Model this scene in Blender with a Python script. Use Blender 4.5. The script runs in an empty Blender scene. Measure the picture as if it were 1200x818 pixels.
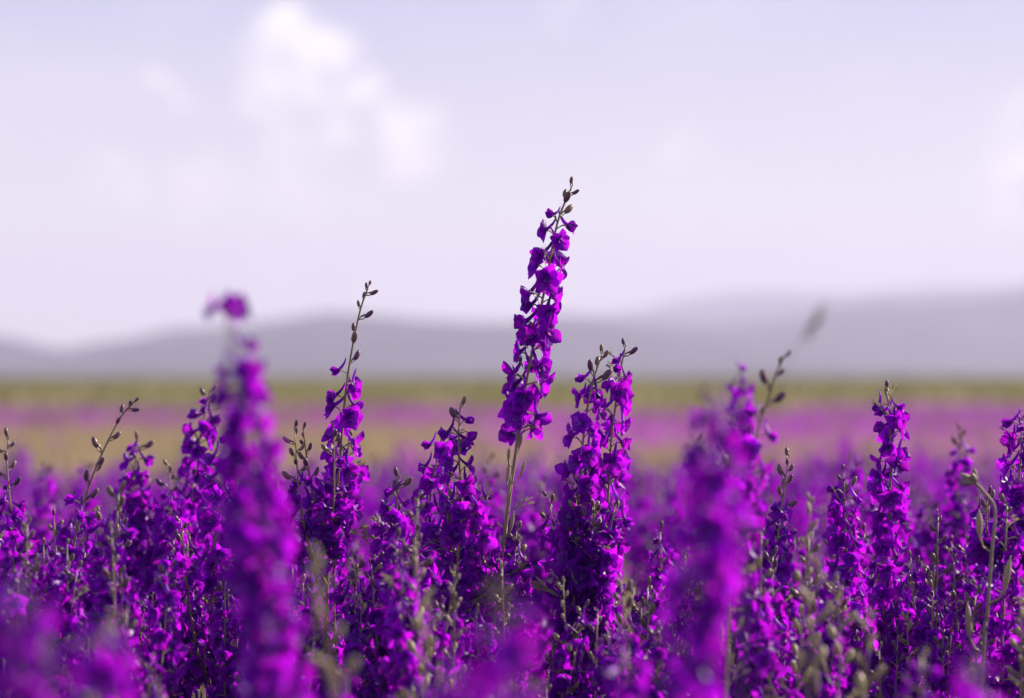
import bpy, math, random
import numpy as np
from mathutils import Vector, Matrix, noise as mnoise

R = math.radians
random.seed(11)
np.random.seed(11)
scene = bpy.context.scene
col = scene.collection

# ------------------------------------------------------------------ camera
CAM_H = 0.80            # eye height over the bed, metres
F_PX = 3333.33          # 100 mm lens on 36 mm, in 1200-pixel units
HORIZON = 443.0
FOCUS = 2.40
cam_d = bpy.data.cameras.new('camera')
cam_d.lens = 100.0
cam_d.sensor_width = 36.0
cam_d.shift_y = 34.0 / 1200.0
cam_d.clip_start = 0.05
cam_d.clip_end = 60000.0
cam_d.dof.use_dof = True
cam_d.dof.focus_distance = FOCUS
cam_d.dof.aperture_fstop = 4.5
cam_d.dof.aperture_blades = 0
cam = bpy.data.objects.new('camera', cam_d)
cam.location = (0, 0, CAM_H)
cam.rotation_euler = (R(90), 0, 0)
col.objects.link(cam)
scene.camera = cam

# ------------------------------------------------------------------ sky, sun, exposure
SUN_AZ = 58.0      # degrees to the right of the view axis (+Y), behind the flowers
SUN_EL = 30.0
sun_dir = Vector((math.sin(R(SUN_AZ)) * math.cos(R(SUN_EL)), math.cos(R(SUN_AZ)) * math.cos(R(SUN_EL)), math.sin(R(SUN_EL))))
world = bpy.data.worlds.new('World')
scene.world = world
world.use_nodes = True


class N:
    """small node-tree helper"""
    def __init__(self, tree):
        self.t = tree
        tree.nodes.clear()

    def new(self, kind, **kw):
        n = self.t.nodes.new(kind)
        for k, v in kw.items():
            if k.startswith('i_'):
                n.inputs[k[2:].replace('_', ' ')].default_value = v
            else:
                setattr(n, k, v)
        return n

    def link(self, a, b):
        self.t.links.new(a, b)

    def set(self, sock, v):
        if hasattr(v, 'is_output'):
            self.link(v, sock)
        else:
            sock.default_value = v

    def math(self, op, a, b=None, c=None, clamp=False):
        n = self.new('ShaderNodeMath', operation=op, use_clamp=clamp)
        for i, v in enumerate((a, b, c)):
            if v is not None:
                self.set(n.inputs[i], v)
        return n.outputs[0]

    def mix(self, f, a, b):
        n = self.new('ShaderNodeMix', data_type='RGBA')
        self.set(n.inputs[0], f)
        self.set(n.inputs[6], a)
        self.set(n.inputs[7], b)
        return n.outputs[2]

    def ramp(self, f, stops):
        n = self.new('ShaderNodeValToRGB')
        e = n.color_ramp.elements
        while len(e) < len(stops):
            e.new(0.5)
        for el, (p, c) in zip(e, stops):
            el.position = p
            el.color = (*c, 1) if len(c) == 3 else c
        self.set(n.inputs[0], f)
        return n.outputs[0]

    def smooth(self, v, a, b, lo=0.0, hi=1.0):
        n = self.new('ShaderNodeMapRange', interpolation_type='SMOOTHSTEP')
        self.set(n.inputs[0], v)
        for i, x in enumerate((a, b, lo, hi)):
            n.inputs[i + 1].default_value = x
        return n.outputs[0]


w = N(world.node_tree)
w_out = w.new('ShaderNodeOutputWorld')
bg = w.new('ShaderNodeBackground', i_Strength=0.059)
sky = w.new('ShaderNodeTexSky', sky_type='NISHITA', sun_disc=False)
sky.sun_elevation = R(SUN_EL)
sky.sun_rotation = R(SUN_AZ)
sky.air_density = 1.0
sky.dust_density = 2.5
sky.ozone_density = 2.0
tc = w.new('ShaderNodeTexCoord')
sep = w.new('ShaderNodeSeparateXYZ')
w.link(tc.outputs['Generated'], sep.inputs[0])
# thin milky veil over the whole sky, paling towards the horizon
elev = w.math('ABSOLUTE', sep.outputs[2])
veil = w.ramp(elev, [(0.0, (0.95, 0.92, 0.92)), (0.065, (0.80, 0.785, 0.86)), (0.13, (0.53, 0.535, 0.80)), (0.35, (0.26, 0.30, 0.56)), (1.0, (0.10, 0.15, 0.36))])
veil_n = w.new('ShaderNodeVectorMath', operation='SCALE')
w.link(veil, veil_n.inputs[0])
veil_n.inputs['Scale'].default_value = 10.5
base_sky = w.mix(0.80, sky.outputs[0], veil_n.outputs[0])
# clouds: direction space, puffs with a ragged outline + a faint broken sheet all round
warp = w.new('ShaderNodeTexNoise', i_Scale=34.0, i_Detail=5.0, i_Roughness=0.6)
w.link(tc.outputs['Generated'], warp.inputs['Vector'])
wv = w.new('ShaderNodeVectorMath', operation='SUBTRACT')
w.link(warp.outputs['Color'], wv.inputs[0])
wv.inputs[1].default_value = (0.5, 0.5, 0.5)
ws = w.new('ShaderNodeVectorMath', operation='SCALE')
w.link(wv.outputs[0], ws.inputs[0])
ws.inputs['Scale'].default_value = 0.034
wa = w.new('ShaderNodeVectorMath', operation='ADD')
w.link(tc.outputs['Generated'], wa.inputs[0])
w.link(ws.outputs[0], wa.inputs[1])


def pix_dir(px, py):
    return Vector(((px - 600) / F_PX, 1.0, (HORIZON - py) / F_PX)).normalized()


cloud = None
PUFFS = [  # px, py, radius px, weight
    (350, 44, 40, 0.80), (386, 60, 36, 0.70), (408, 70, 22, 0.45), (328, 72, 42, 0.35), (292, 86, 46, 0.22), (345, 114, 44, 0.70),
    (396, 137, 42, 0.60), (298, 112, 34, 0.30), (437, 112, 26, 0.55), (488, 164, 44, 0.85), (470, 192, 34, 0.40), (198, 102, 28, 0.60),
    (338, 181, 40, 0.42), (112, 200, 38, 0.45), (150, 215, 36, 0.32), (245, 222, 48, 0.34), (335, 216, 55, 0.24), (382, 254, 66, 0.30),
    (805, 178, 36, 0.28), (1185, 205, 50, 0.65), (1240, 195, 90, 0.70), (660, 12, 40, 0.20), (335, 290, 70, 0.20),
]
for px, py, rad, wt in PUFFS:
    dn = w.new('ShaderNodeVectorMath', operation='DISTANCE')
    w.link(wa.outputs[0], dn.inputs[0])
    dn.inputs[1].default_value = pix_dir(px, py)
    r = rad / F_PX
    m = w.smooth(dn.outputs['Value'], r * 1.25, r * 0.35, 0.0, min(0.95, wt * 1.15))
    cloud = m if cloud is None else w.math('SUBTRACT', w.math('ADD', cloud, m), w.math('MULTIPLY', cloud, m))
rag = w.new('ShaderNodeTexNoise', i_Scale=75.0, i_Detail=5.0, i_Roughness=0.6)
w.link(tc.outputs['Generated'], rag.inputs['Vector'])
cloud = w.math('MULTIPLY', cloud, w.smooth(rag.outputs[0], 0.34, 0.60, 0.18, 1.15), clamp=True)
sheet = w.new('ShaderNodeTexNoise', i_Scale=5.0, i_Detail=5.0, i_Roughness=0.55)
mp = w.new('ShaderNodeMapping')
mp.inputs['Scale'].default_value = (1, 1, 3.0)
w.link(tc.outputs['Generated'], mp.inputs[0])
w.link(mp.outputs[0], sheet.inputs['Vector'])
sh = w.smooth(sheet.outputs[0], 0.45, 0.75, 0.0, 0.25)
cloud = w.math('MAXIMUM', cloud, sh)
final_sky = w.mix(cloud, base_sky, w.mix(w.smooth(warp.outputs[0], 0.35, 0.62), (9.4, 9.0, 9.6, 1), (11.2, 10.7, 10.5, 1)))
w.link(final_sky, bg.inputs['Color'])
w.link(bg.outputs[0], w_out.inputs['Surface'])

sun_d = bpy.data.lights.new('sun', 'SUN')
sun_d.energy = 5.0
sun_d.angle = R(0.55)
sun_d.color = (1.0, 0.87, 0.71)
sun = bpy.data.objects.new('sun', sun_d)
sun.rotation_euler = sun_dir.to_track_quat('Z', 'Y').to_euler()
sun.location = (3, 3, 5)
col.objects.link(sun)

vs = scene.view_settings
vs.view_transform = 'Standard'
vs.look = 'None'
vs.exposure = 0.92
vs.gamma = 1.0
vs.use_curve_mapping = False
scene.cycles.use_denoising = True
scene.cycles.max_bounces = 8
scene.cycles.diffuse_bounces = 3
scene.cycles.glossy_bounces = 2
scene.cycles.transmission_bounces = 4
scene.cycles.volume_bounces = 1
scene.cycles.sample_clamp_indirect = 8.0


# ------------------------------------------------------------------ helpers
def at(px, py, d):
    """pixel + distance along the view axis -> world point"""
    return Vector(((px - 600.0) / F_PX * d, d, CAM_H - (py - HORIZON) / F_PX * d))


def ground_z(x, y):
    s = max(0.0, min(1.0, (y - 2.4) / 11.0))
    return -0.32 * s - 0.0


def tag(o, label=None, cat=None, group=None, kind=None):
    for k, v in (('label', label), ('category', cat), ('group', group), ('kind', kind)):
        if v:
            o[k] = v
    return o


class MB:
    """collects vertices and faces, builds ONE mesh"""
    def __init__(self):
        self.v, self.f, self.m = [], [], []

    def add(self, vs_, fs, mi=0, M=None):
        o = len(self.v)
        if M is not None:
            vs_ = [M @ Vector(p) for p in vs_]
        self.v.extend([tuple(p) for p in vs_])
        self.f.extend([tuple(i + o for i in q) for q in fs])
        self.m.extend([mi] * len(fs))

    def tube(self, pts, radii, n=6, mi=0, cap=True, M=None):
        vs_, fs = [], []
        k = len(pts)
        pts = [Vector(p) for p in pts]
        ref = Vector((0.31, 0.9, 0.2)).normalized()
        for i, p in enumerate(pts):
            t = (pts[min(i + 1, k - 1)] - pts[max(i - 1, 0)]).normalized()
            a = t.cross(ref)
            if a.length < 1e-4:
                a = t.cross(Vector((1, 0, 0)))
            a.normalize()
            b = t.cross(a)
            for j in range(n):
                an = 2 * math.pi * j / n
                vs_.append(p + (a * math.cos(an) + b * math.sin(an)) * radii[i])
        for i in range(k - 1):
            for j in range(n):
                fs.append((i * n + j, i * n + (j + 1) % n, (i + 1) * n + (j + 1) % n, (i + 1) * n + j))
        if cap:
            fs.append(tuple(range((k - 1) * n, k * n)))
        self.add(vs_, fs, mi, M)

    def mesh(self, name, mats, smooth=True):
        me = bpy.data.meshes.new(name)
        me.from_pydata(self.v, [], self.f)
        for m in mats:
            me.materials.append(m)
        if len(mats) > 1:
            me.polygons.foreach_set('material_index', self.m)
        me.polygons.foreach_set('use_smooth', [smooth] * len(me.polygons))
        me.update()
        return me


def np_mesh(name, verts, faces, mats, mat_idx=None, smooth=False):
    """verts (n,3), faces (m,k) numpy -> mesh"""
    me = bpy.data.meshes.new(name)
    m, k = faces.shape
    me.vertices.add(len(verts))
    me.vertices.foreach_set('co', verts.astype(np.float32).ravel())
    me.loops.add(m * k)
    me.loops.foreach_set('vertex_index', faces.astype(np.int32).ravel())
    me.polygons.add(m)
    me.polygons.foreach_set('loop_start', np.arange(0, m * k, k, dtype=np.int32))
    me.polygons.foreach_set('loop_total', np.full(m, k, dtype=np.int32))
    for mt in mats:
        me.materials.append(mt)
    if mat_idx is not None:
        me.polygons.foreach_set('material_index', mat_idx.astype(np.int32))
    me.polygons.foreach_set('use_smooth', [smooth] * m)
    me.update(calc_edges=True)
    return me


def link(name, data, parent=None, M=None):
    o = bpy.data.objects.new(name, data)
    col.objects.link(o)
    if parent is not None:
        o.parent = parent
    if M is not None:
        o.matrix_basis = M
    return o


KIDS = {}          # parent name -> children list (objects made by this script)


def part(name, data, parent, M=None):
    o = link(name, data, parent, M)
    KIDS.setdefault(parent.name, []).append(o)
    return o


def copy_tree(o, parent=None):
    c = o.copy()
    col.objects.link(c)
    c.parent = parent
    if parent is not None:
        KIDS.setdefault(parent.name, []).append(c)
    for ch in KIDS.get(o.name, []):
        copy_tree(ch, c)
    return c


def catmull(pts, per=6):
    P = [Vector(p) for p in pts]
    P = [P[0] * 2 - P[1]] + P + [P[-1] * 2 - P[-2]]
    out = []
    for i in range(1, len(P) - 2):
        for k in range(per):
            t = k / per
            a, b, c, d = P[i - 1], P[i], P[i + 1], P[i + 2]
            out.append(0.5 * ((2 * b) + (c - a) * t + (2 * a - 5 * b + 4 * c - d) * t * t + (3 * b - a - 3 * c + d) * t ** 3))
    out.append(P[-2].copy())
    return out


class Curve:
    def __init__(self, pts, per=6):
        self.p = catmull(pts, per)
        self.s = [0.0]
        for a, b in zip(self.p, self.p[1:]):
            self.s.append(self.s[-1] + (b - a).length)
        self.L = self.s[-1]

    def at(self, s):
        s = max(0.0, min(self.L, s))
        for i in range(len(self.s) - 1):
            if s <= self.s[i + 1]:
                t = (s - self.s[i]) / max(1e-9, self.s[i + 1] - self.s[i])
                return self.p[i].lerp(self.p[i + 1], t), (self.p[i + 1] - self.p[i]).normalized()
        return self.p[-1], (self.p[-1] - self.p[-2]).normalized()


# ------------------------------------------------------------------ materials
def petal_material(name, stops, trans, tmix=0.5, rough=0.42):
    m = bpy.data.materials.new(name)
    m.use_nodes = True
    n = N(m.node_tree)
    out = n.new('ShaderNodeOutputMaterial')
    oi = n.new('ShaderNodeObjectInfo')
    ge = n.new('ShaderNodeNewGeometry')
    rnd = n.math('FRACT', n.math('ADD', oi.outputs['Random'], ge.outputs['Random Per Island']))
    tcn = n.new('ShaderNodeTexCoord')
    nz = n.new('ShaderNodeTexNoise', i_Scale=420.0, i_Detail=3.0)
    n.link(tcn.outputs['Object'], nz.inputs['Vector'])
    c = n.ramp(rnd, stops)
    var = n.math('MULTIPLY_ADD', nz.outputs[0], 0.7, 0.65)
    hv = n.new('ShaderNodeHueSaturation')
    n.link(c, hv.inputs['Color'])
    n.link(var, hv.inputs['Value'])
    tv = n.new('ShaderNodeHueSaturation')
    tv.inputs['Color'].default_value = (*trans, 1)
    n.link(n.math('MULTIPLY_ADD', rnd, 0.5, 0.75), tv.inputs['Value'])
    n.link(n.math('MULTIPLY_ADD', rnd, -0.03, 0.515), tv.inputs['Hue'])
    p = n.new('ShaderNodeBsdfPrincipled', i_Roughness=rough)
    p.inputs['Specular IOR Level'].default_value = 0.35
    n.link(hv.outputs[0], p.inputs['Base Color'])
    bump = n.new('ShaderNodeBump', i_Strength=0.25, i_Distance=0.0006)
    n.link(nz.outputs[0], bump.inputs['Height'])
    n.link(bump.outputs[0], p.inputs['Normal'])
    t = n.new('ShaderNodeBsdfTranslucent')
    n.link(tv.outputs[0], t.inputs['Color'])
    mx = n.new('ShaderNodeMixShader')
    mx.inputs[0].default_value = tmix
    n.link(p.outputs[0], mx.inputs[1])
    n.link(t.outputs[0], mx.inputs[2])
    n.link(mx.outputs[0], out.inputs['Surface'])
    return m


def plant_material(name, stops, rough=0.5, trans=0.0, scale=120.0, spec=0.4):
    m = bpy.data.materials.new(name)
    m.use_nodes = True
    n = N(m.node_tree)
    out = n.new('ShaderNodeOutputMaterial')
    oi = n.new('ShaderNodeObjectInfo')
    ge = n.new('ShaderNodeNewGeometry')
    tcn = n.new('ShaderNodeTexCoord')
    nz = n.new('ShaderNodeTexNoise', i_Scale=scale, i_Detail=4.0)
    n.link(tcn.outputs['Object'], nz.inputs['Vector'])
    rnd = n.math('FRACT', n.math('ADD', oi.outputs['Random'], ge.outputs['Random Per Island']))
    f = n.math('ADD', n.math('MULTIPLY', rnd, 0.55), n.math('MULTIPLY', nz.outputs[0], 0.45))
    c = n.ramp(f, stops)
    p = n.new('ShaderNodeBsdfPrincipled', i_Roughness=rough)
    p.inputs['Specular IOR Level'].default_value = spec
    p.inputs['Sheen Weight'].default_value = 0.2      # fine hairs that catch the low sun
    p.inputs['Sheen Tint'].default_value = (1.0, 0.85, 0.65, 1)
    n.link(c, p.inputs['Base Color'])
    if trans:
        t = n.new('ShaderNodeBsdfTranslucent')
        n.link(c, t.inputs['Color'])
        mx = n.new('ShaderNodeMixShader')
        mx.inputs[0].default_value = trans
        n.link(p.outputs[0], mx.inputs[1])
        n.link(t.outputs[0], mx.inputs[2])
        n.link(mx.outputs[0], out.inputs['Surface'])
    else:
        n.link(p.outputs[0], out.inputs['Surface'])
    return m


PETAL = petal_material('larkspur_petal', [(0.0, (0.045, 0.002, 0.19)), (0.5, (0.105, 0.003, 0.26)), (0.93, (0.20, 0.006, 0.34)), (1.0, (0.32, 0.07, 0.38))], (0.58, 0.007, 0.84), 0.57, 0.40)
THROAT = petal_material('larkspur_throat', [(0.0, (0.22, 0.03, 0.42)), (1.0, (0.42, 0.12, 0.60))], (0.62, 0.16, 0.78), 0.45)
STEM = plant_material('larkspur_stem', [(0.2, (0.25, 0.22, 0.10)), (0.55, (0.36, 0.30, 0.17)), (0.9, (0.24, 0.15, 0.14))], 0.40, 0.15, 60.0)
BRACT = plant_material('larkspur_bract', [(0.2, (0.40, 0.34, 0.20)), (0.8, (0.48, 0.38, 0.30))], 0.4, 0.35, 150.0)
BUD = plant_material('larkspur_bud', [(0.15, (0.30, 0.235, 0.14)), (0.45, (0.21, 0.12, 0.12)), (0.85, (0.15, 0.045, 0.17))], 0.36, 0.22, 200.0)
GREENBUD = plant_material('young_bud', [(0.2, (0.44, 0.40, 0.19)), (0.8, (0.42, 0.33, 0.22))], 0.45, 0.25, 200.0)
LEAF = plant_material('larkspur_leaf', [(0.2, (0.22, 0.20, 0.09)), (0.8, (0.40, 0.33, 0.21))], 0.45, 0.35, 150.0)
DRY = plant_material('dried_stalk', [(0.2, (0.38, 0.30, 0.20)), (0.8, (0.24, 0.19, 0.13))], 0.6, 0.15, 150.0)
STRAW = plant_material('dry_grass', [(0.2, (0.46, 0.36, 0.23)), (0.8, (0.37, 0.28, 0.175))], 0.6, 0.3, 3.0)
GRASS = plant_material('green_crop', [(0.2, (0.18, 0.185, 0.05)), (0.8, (0.27, 0.25, 0.085))], 0.6, 0.3, 1.0)


def ground_material():
    m = bpy.data.materials.new('field_ground')
    m.use_nodes = True
    n = N(m.node_tree)
    out = n.new('ShaderNodeOutputMaterial')
    tcn = n.new('ShaderNodeTexCoord')
    sp = n.new('ShaderNodeSeparateXYZ')
    n.link(tcn.outputs['Object'], sp.inputs[0])
    big = n.new('ShaderNodeTexNoise', i_Scale=0.05, i_Detail=5.0)
    n.link(tcn.outputs['Object'], big.inputs['Vector'])
    fine = n.new('ShaderNodeTexNoise', i_Scale=9.0, i_Detail=6.0)
    n.link(tcn.outputs['Object'], fine.inputs['Vector'])
    y = n.math('ADD', sp.outputs[1], n.math('MULTIPLY_ADD', big.outputs[0], 30.0, -15.0))
    soil = n.ramp(fine.outputs[0], [(0.3, (0.07, 0.05, 0.032)), (0.7, (0.16, 0.12, 0.075))])
    straw = n.ramp(fine.outputs[0], [(0.3, (0.20, 0.155, 0.075)), (0.7, (0.33, 0.26, 0.125))])
    green = n.ramp(big.outputs[0], [(0.3, (0.16, 0.16, 0.05)), (0.7, (0.23, 0.21, 0.075))])
    c = n.mix(n.smooth(sp.outputs[1], 13.0, 17.0), soil, straw)
    c = n.mix(n.smooth(y, 74.0, 86.0), c, green)
    p = n.new('ShaderNodeBsdfPrincipled', i_Roughness=0.9)
    p.inputs['Specular IOR Level'].default_value = 0.15
    n.link(c, p.inputs['Base Color'])
    b = n.new('ShaderNodeBump', i_Strength=0.6, i_Distance=0.03)
    n.link(fine.outputs[0], b.inputs['Height'])
    n.link(b.outputs[0], p.inputs['Normal'])
    n.link(p.outputs[0], out.inputs['Surface'])
    return m


def hill_material():
    m = bpy.data.materials.new('hill_scrub')
    m.use_nodes = True
    n = N(m.node_tree)
    out = n.new('ShaderNodeOutputMaterial')
    tcn = n.new('ShaderNodeTexCoord')
    nz = n.new('ShaderNodeTexNoise', i_Scale=0.006, i_Detail=7.0, i_Roughness=0.6)
    n.link(tcn.outputs['Object'], nz.inputs['Vector'])
    c = n.ramp(nz.outputs[0], [(0.3, (0.035, 0.035, 0.065)), (0.55, (0.07, 0.065, 0.12)), (0.75, (0.13, 0.115, 0.16))])
    p = n.new('ShaderNodeBsdfPrincipled', i_Roughness=0.95)
    p.inputs['Specular IOR Level'].default_value = 0.1
    n.link(c, p.inputs['Base Color'])
    n.link(p.outputs[0], out.inputs['Surface'])
    return m


# ------------------------------------------------------------------ the setting: ground, hills
def build_ground():
    ys = [-60, -20, -5, 0, 1, 2.4, 4, 6, 8, 10, 11.5, 13.4, 16, 22, 34, 50, 70, 100, 200, 500, 1200, 3000, 7000, 30000]
    xs = [-30000, -6000, -1500, -400, -100, -30, -10, -4, 0, 4, 10, 30, 100, 400, 1500, 6000, 30000]
    v = [(x, y, ground_z(x, y)) for y in ys for x in xs]
    k = len(xs)
    f = [(j * k + i, j * k + i + 1, (j + 1) * k + i + 1, (j + 1) * k + i) for j in range(len(ys) - 1) for i in range(k - 1)]
    b = MB()
    b.add(v, f)
    tag(link('ground', b.mesh('ground', [ground_material()])), kind='structure')


build_ground()
HILL = hill_material()


def build_hill(name, dist, depth, profile, seed, rough):
    """a ridge whose crest follows the photo's skyline at its own distance; slopes fall away before and behind"""
    px0, px1 = profile[0][0], profile[-1][0]
    nx, ny = 150, 26
    V = []
    for j in range(ny):
        t = j / (ny - 1)
        y = dist + (t - 0.55) * depth
        cross = max(0.0, 1 - abs((t - 0.55) / (0.55 if t < 0.55 else 0.45))) ** 1.25
        for i in range(nx):
            px = px0 + (px1 - px0) * i / (nx - 1)
            x = (px - 600) / F_PX * dist
            for (a, ya), (b_, yb) in zip(profile, profile[1:]):
                if a <= px <= b_:
                    u = (px - a) / (b_ - a)
                    u = u * u * (3 - 2 * u)
                    py = ya + (yb - ya) * u
                    break
            h = max(0.0, (HORIZON - py) / F_PX * dist)
            nzv = mnoise.fractal(Vector((x / 600 + seed, y / 600, seed)), 1.0, 2.1, 5)
            h2 = h * cross * (1 + rough * nzv * (1.0 - 0.75 * cross)) + rough * 14 * nzv * cross
            V.append((x, y, max(-3.0, h2 - 2.0)))
    F = [(j * nx + i, j * nx + i + 1, (j + 1) * nx + i + 1, (j + 1) * nx + i) for j in range(ny - 1) for i in range(nx - 1)]
    b = MB()
    b.add(V, F)
    tag(link(name, b.mesh(name, [HILL])), kind='structure')


build_hill('low_hills', 3225.0, 1500.0, [(-1500, 430), (-900, 400), (-400, 392), (-150, 378), (0, 388), (75, 405), (150, 393), (215, 378), (300, 371),
                                 (380, 360), (430, 362), (520, 366), (600, 370), (700, 374), (800, 385), (950, 405), (1150, 425), (1300, 440), (1500, 443)], 3.1, 0.5)
build_hill('high_hills', 4200.0, 1800.0, [(100, 443), (350, 425), (550, 385), (660, 362), (760, 366), (860, 368), (930, 364), (985, 352), (1050, 343), (1120, 338),
                                  (1200, 331), (1320, 322), (1500, 324), (1800, 350), (2400, 430), (2600, 443)], 7.7, 0.5)
build_hill('far_mountains', 7200.0, 2000.0, [(-900, 443), (-300, 425), (300, 410), (560, 385), (720, 360), (800, 351), (880, 344), (980, 339), (1100, 332),
                                     (1250, 322), (1500, 312), (1900, 340), (2600, 443)], 12.3, 0.5)

# the air: one closed box of even haze
b = MB()
hx, hy0, hy1, hz0, hz1 = 7000.0, -2500.0, 8400.0, -5.0, 335.0
b.add([(-hx, hy0, hz0), (hx, hy0, hz0), (hx, hy1, hz0), (-hx, hy1, hz0), (-hx, hy0, hz1), (hx, hy0, hz1), (hx, hy1, hz1), (-hx, hy1, hz1)],
      [(3, 2, 1, 0), (4, 5, 6, 7), (0, 1, 5, 4), (1, 2, 6, 5), (2, 3, 7, 6), (3, 0, 4, 7)])
hm = bpy.data.materials.new('haze_air')
hm.use_nodes = True
hn = N(hm.node_tree)
ho = hn.new('ShaderNodeOutputMaterial')
pv = hn.new('ShaderNodeVolumePrincipled')
pv.inputs['Color'].default_value = (0.728, 0.718, 0.97, 1)
pv.inputs['Density'].default_value = 2.0e-4
pv.inputs['Anisotropy'].default_value = 0.1
hn.link(pv.outputs[0], ho.inputs['Volume'])
tag(link('haze', b.mesh('haze', [hm], False)), kind='stuff')

# ------------------------------------------------------------------ larkspur pieces (meshes shared by every copy)
def petal_geo(L, W, cup, curl, nu, nv, seed):
    rg = random.Random(seed)
    ph, amp = rg.uniform(0, 6), rg.uniform(0.3, 0.8)
    vs_, fs = [], []
    for i in range(nu + 1):
        u = i / nu
        wd = W / 2 * max(0.0, math.sin(math.pi * (0.07 + 0.83 * u ** 1.15))) ** 0.70
        for j in range(nv + 1):
            v = -1 + 2 * j / nv
            x = cup * wd * v * v + curl * L * u * u + 0.035 * L * amp * math.sin(ph + 5 * u + 2.5 * v) * u
            z = L * u - 0.20 * L * (v * v) * u
            vs_.append((x, wd * v, z))
    for i in range(nu):
        for j in range(nv):
            a = i * (nv + 1) + j
            fs.append((a, a + 1, a + nv + 2, a + nv + 1))
    return vs_, fs


PETALS = [(0.0140, 0.0142, 0.50, 0.20), (0.0148, 0.0130, 0.45, -0.14), (0.0135, 0.0145, 0.60, 0.30), (0.0148, 0.0136, 0.40, 0.05), (0.0142, 0.0126, 0.55, 0.38)]
PETAL_MESH = []
for i, (L, W, cu, cl) in enumerate(PETALS):
    b = MB()
    b.add(*petal_geo(L, W, cu, cl, 5, 4, i))
    PETAL_MESH.append(b.mesh('petal', [PETAL]))


def rotx(a): return Matrix.Rotation(a, 4, 'X')
def roty(a): return Matrix.Rotation(a, 4, 'Y')
def rotz(a): return Matrix.Rotation(a, 4, 'Z')
def tra(v): return Matrix.Translation(Vector(v))


CORE = (0.0105, 0.0, 0.0045)


def core_geo(b, seed, n=5, lobes=True):
    """pedicel, bract, spur and the small inner lobes"""
    rg = random.Random(seed)
    c = Vector(CORE)
    b.tube([(0, 0, 0), (0.004, 0, 0.0032), (0.008, 0, 0.0052), c + Vector((0.001, 0, 0))], [0.0008, 0.0006, 0.0006, 0.0011], n, 0, False)
    lean = rg.uniform(-0.3, 0.3)
    b.tube([c + Vector((0.002, 0, 0.001)), c + Vector((-0.002, lean * 0.002, 0.0045)), c + Vector((-0.0055, lean * 0.006, 0.0095)), c + Vector((-0.0075, lean * 0.011, 0.0150)),
            c + Vector((-0.0072, lean * 0.014, 0.0180))], [0.0020, 0.0019, 0.0014, 0.0009, 0.0003], n, 1, True)
    if lobes:
        for a, tl in ((0.0, 0.95), (2.2, 0.8), (-2.2, 0.8)):
            M = tra(c) @ rotx(a) @ roty(tl)
            vs_, fs = petal_geo(0.0072, 0.0052, 0.5, 0.2, 2, 2, seed + 50)
            b.add(vs_, fs, 2, M)
        # linear bract under the pedicel
    M = roty(0.75) @ rotz(rg.uniform(-0.6, 0.6))
    b.add([(0, -0.0006, 0), (0, 0.0006, 0), (0.001, 0.0009, 0.007), (0.001, -0.0009, 0.007), (0.003, 0, 0.0145)], [(0, 1, 2, 3), (3, 2, 4)], 0, M)


def petal_matrices(kind, seed):
    """placement of the five sepals: kind 0 wide open, 1 half open, 2 just opening"""
    rg = random.Random(seed)
    base_tilt = (0.22, 0.62, 1.05)[kind]
    sc = (1.0, 0.92, 0.78)[kind]
    out = []
    for k, a in enumerate((0.0, 1.28, -1.28, 2.48, -2.48)):
        aa = a + rg.uniform(-0.2, 0.2)
        tl = base_tilt + rg.uniform(-0.22, 0.28) + (0.12 if k == 0 else 0.0)
        M = tra(CORE) @ rotx(aa) @ roty(tl) @ rotz(rg.uniform(-0.25, 0.25)) @ Matrix.Diagonal((1, sc * rg.uniform(0.85, 1.1), sc * rg.uniform(0.88, 1.12), 1))
        out.append((rg.randrange(len(PETALS)), M))
    return out


FLOWERS = []        # (core mesh, petal placements, whole mesh, light whole geometry)
for i in range(9):
    kind = (0, 0, 0, 0, 1, 1, 1, 2, 2)[i]
    cb = MB()
    core_geo(cb, i)
    core = cb.mesh('flower', [BRACT, PETAL, THROAT])
    pm = petal_matrices(kind, 100 + i)
    wb = MB()
    core_geo(wb, i, 4)
    for pi, M in pm:
        L, W, cu, cl = PETALS[pi]
        vs_, fs = petal_geo(L, W, cu, cl, 3, 2, pi)
        wb.add(vs_, fs, 1, M)
    whole = wb.mesh('flower', [BRACT, PETAL, THROAT])
    lb = MB()
    for pi, M in pm:
        L, W, cu, cl = PETALS[pi]
        vs_, fs = petal_geo(L, W, cu, cl, 2, 1, pi)
        lb.add(vs_, fs, 0, M)
    lb.tube([Vector(CORE), Vector(CORE) + Vector((-0.005, 0, 0.0095)), Vector(CORE) + Vector((-0.0075, 0, 0.0170))], [0.002, 0.0014, 0.0003], 3, 0, False)
    FLOWERS.append((core, pm, whole, (np.array(lb.v), np.array(lb.f))))
KINDS = {0: (0, 1, 2, 3), 1: (4, 5, 6), 2: (7, 8)}


def bud_geo(b, L, W, mi_stem, mi_bud, ped, n=6):
    """bud on its pedicel: leans out of the stem, pointed at both ends, with the stub of the spur"""
    c = Vector((ped * 0.75, 0, ped * 0.55))
    b.tube([(0, 0, 0), c * 0.55 + Vector((0.001, 0, -0.0004)), c], [0.0007, 0.0005, 0.0007], 4, mi_stem, False)
    ax = Vector((0.52, 0, 0.85)).normalized()
    prof = [(-0.12, 0.16), (0.02, 0.62), (0.22, 0.95), (0.48, 1.0), (0.72, 0.88), (0.90, 0.58), (1.0, 0.12)]
    b.tube([c + ax * (L * t) for t, r in prof], [W / 2 * r for t, r in prof], n, mi_bud, True)
    b.tube([c + ax * L * 0.25 + Vector((-W * 0.4, 0, 0)), c + Vector((-W * 0.9, 0, -L * 0.12)), c + Vector((-W * 1.0, 0, -L * 0.38))], [W * 0.22, W * 0.15, W * 0.05], 4, mi_bud, True)


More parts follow.
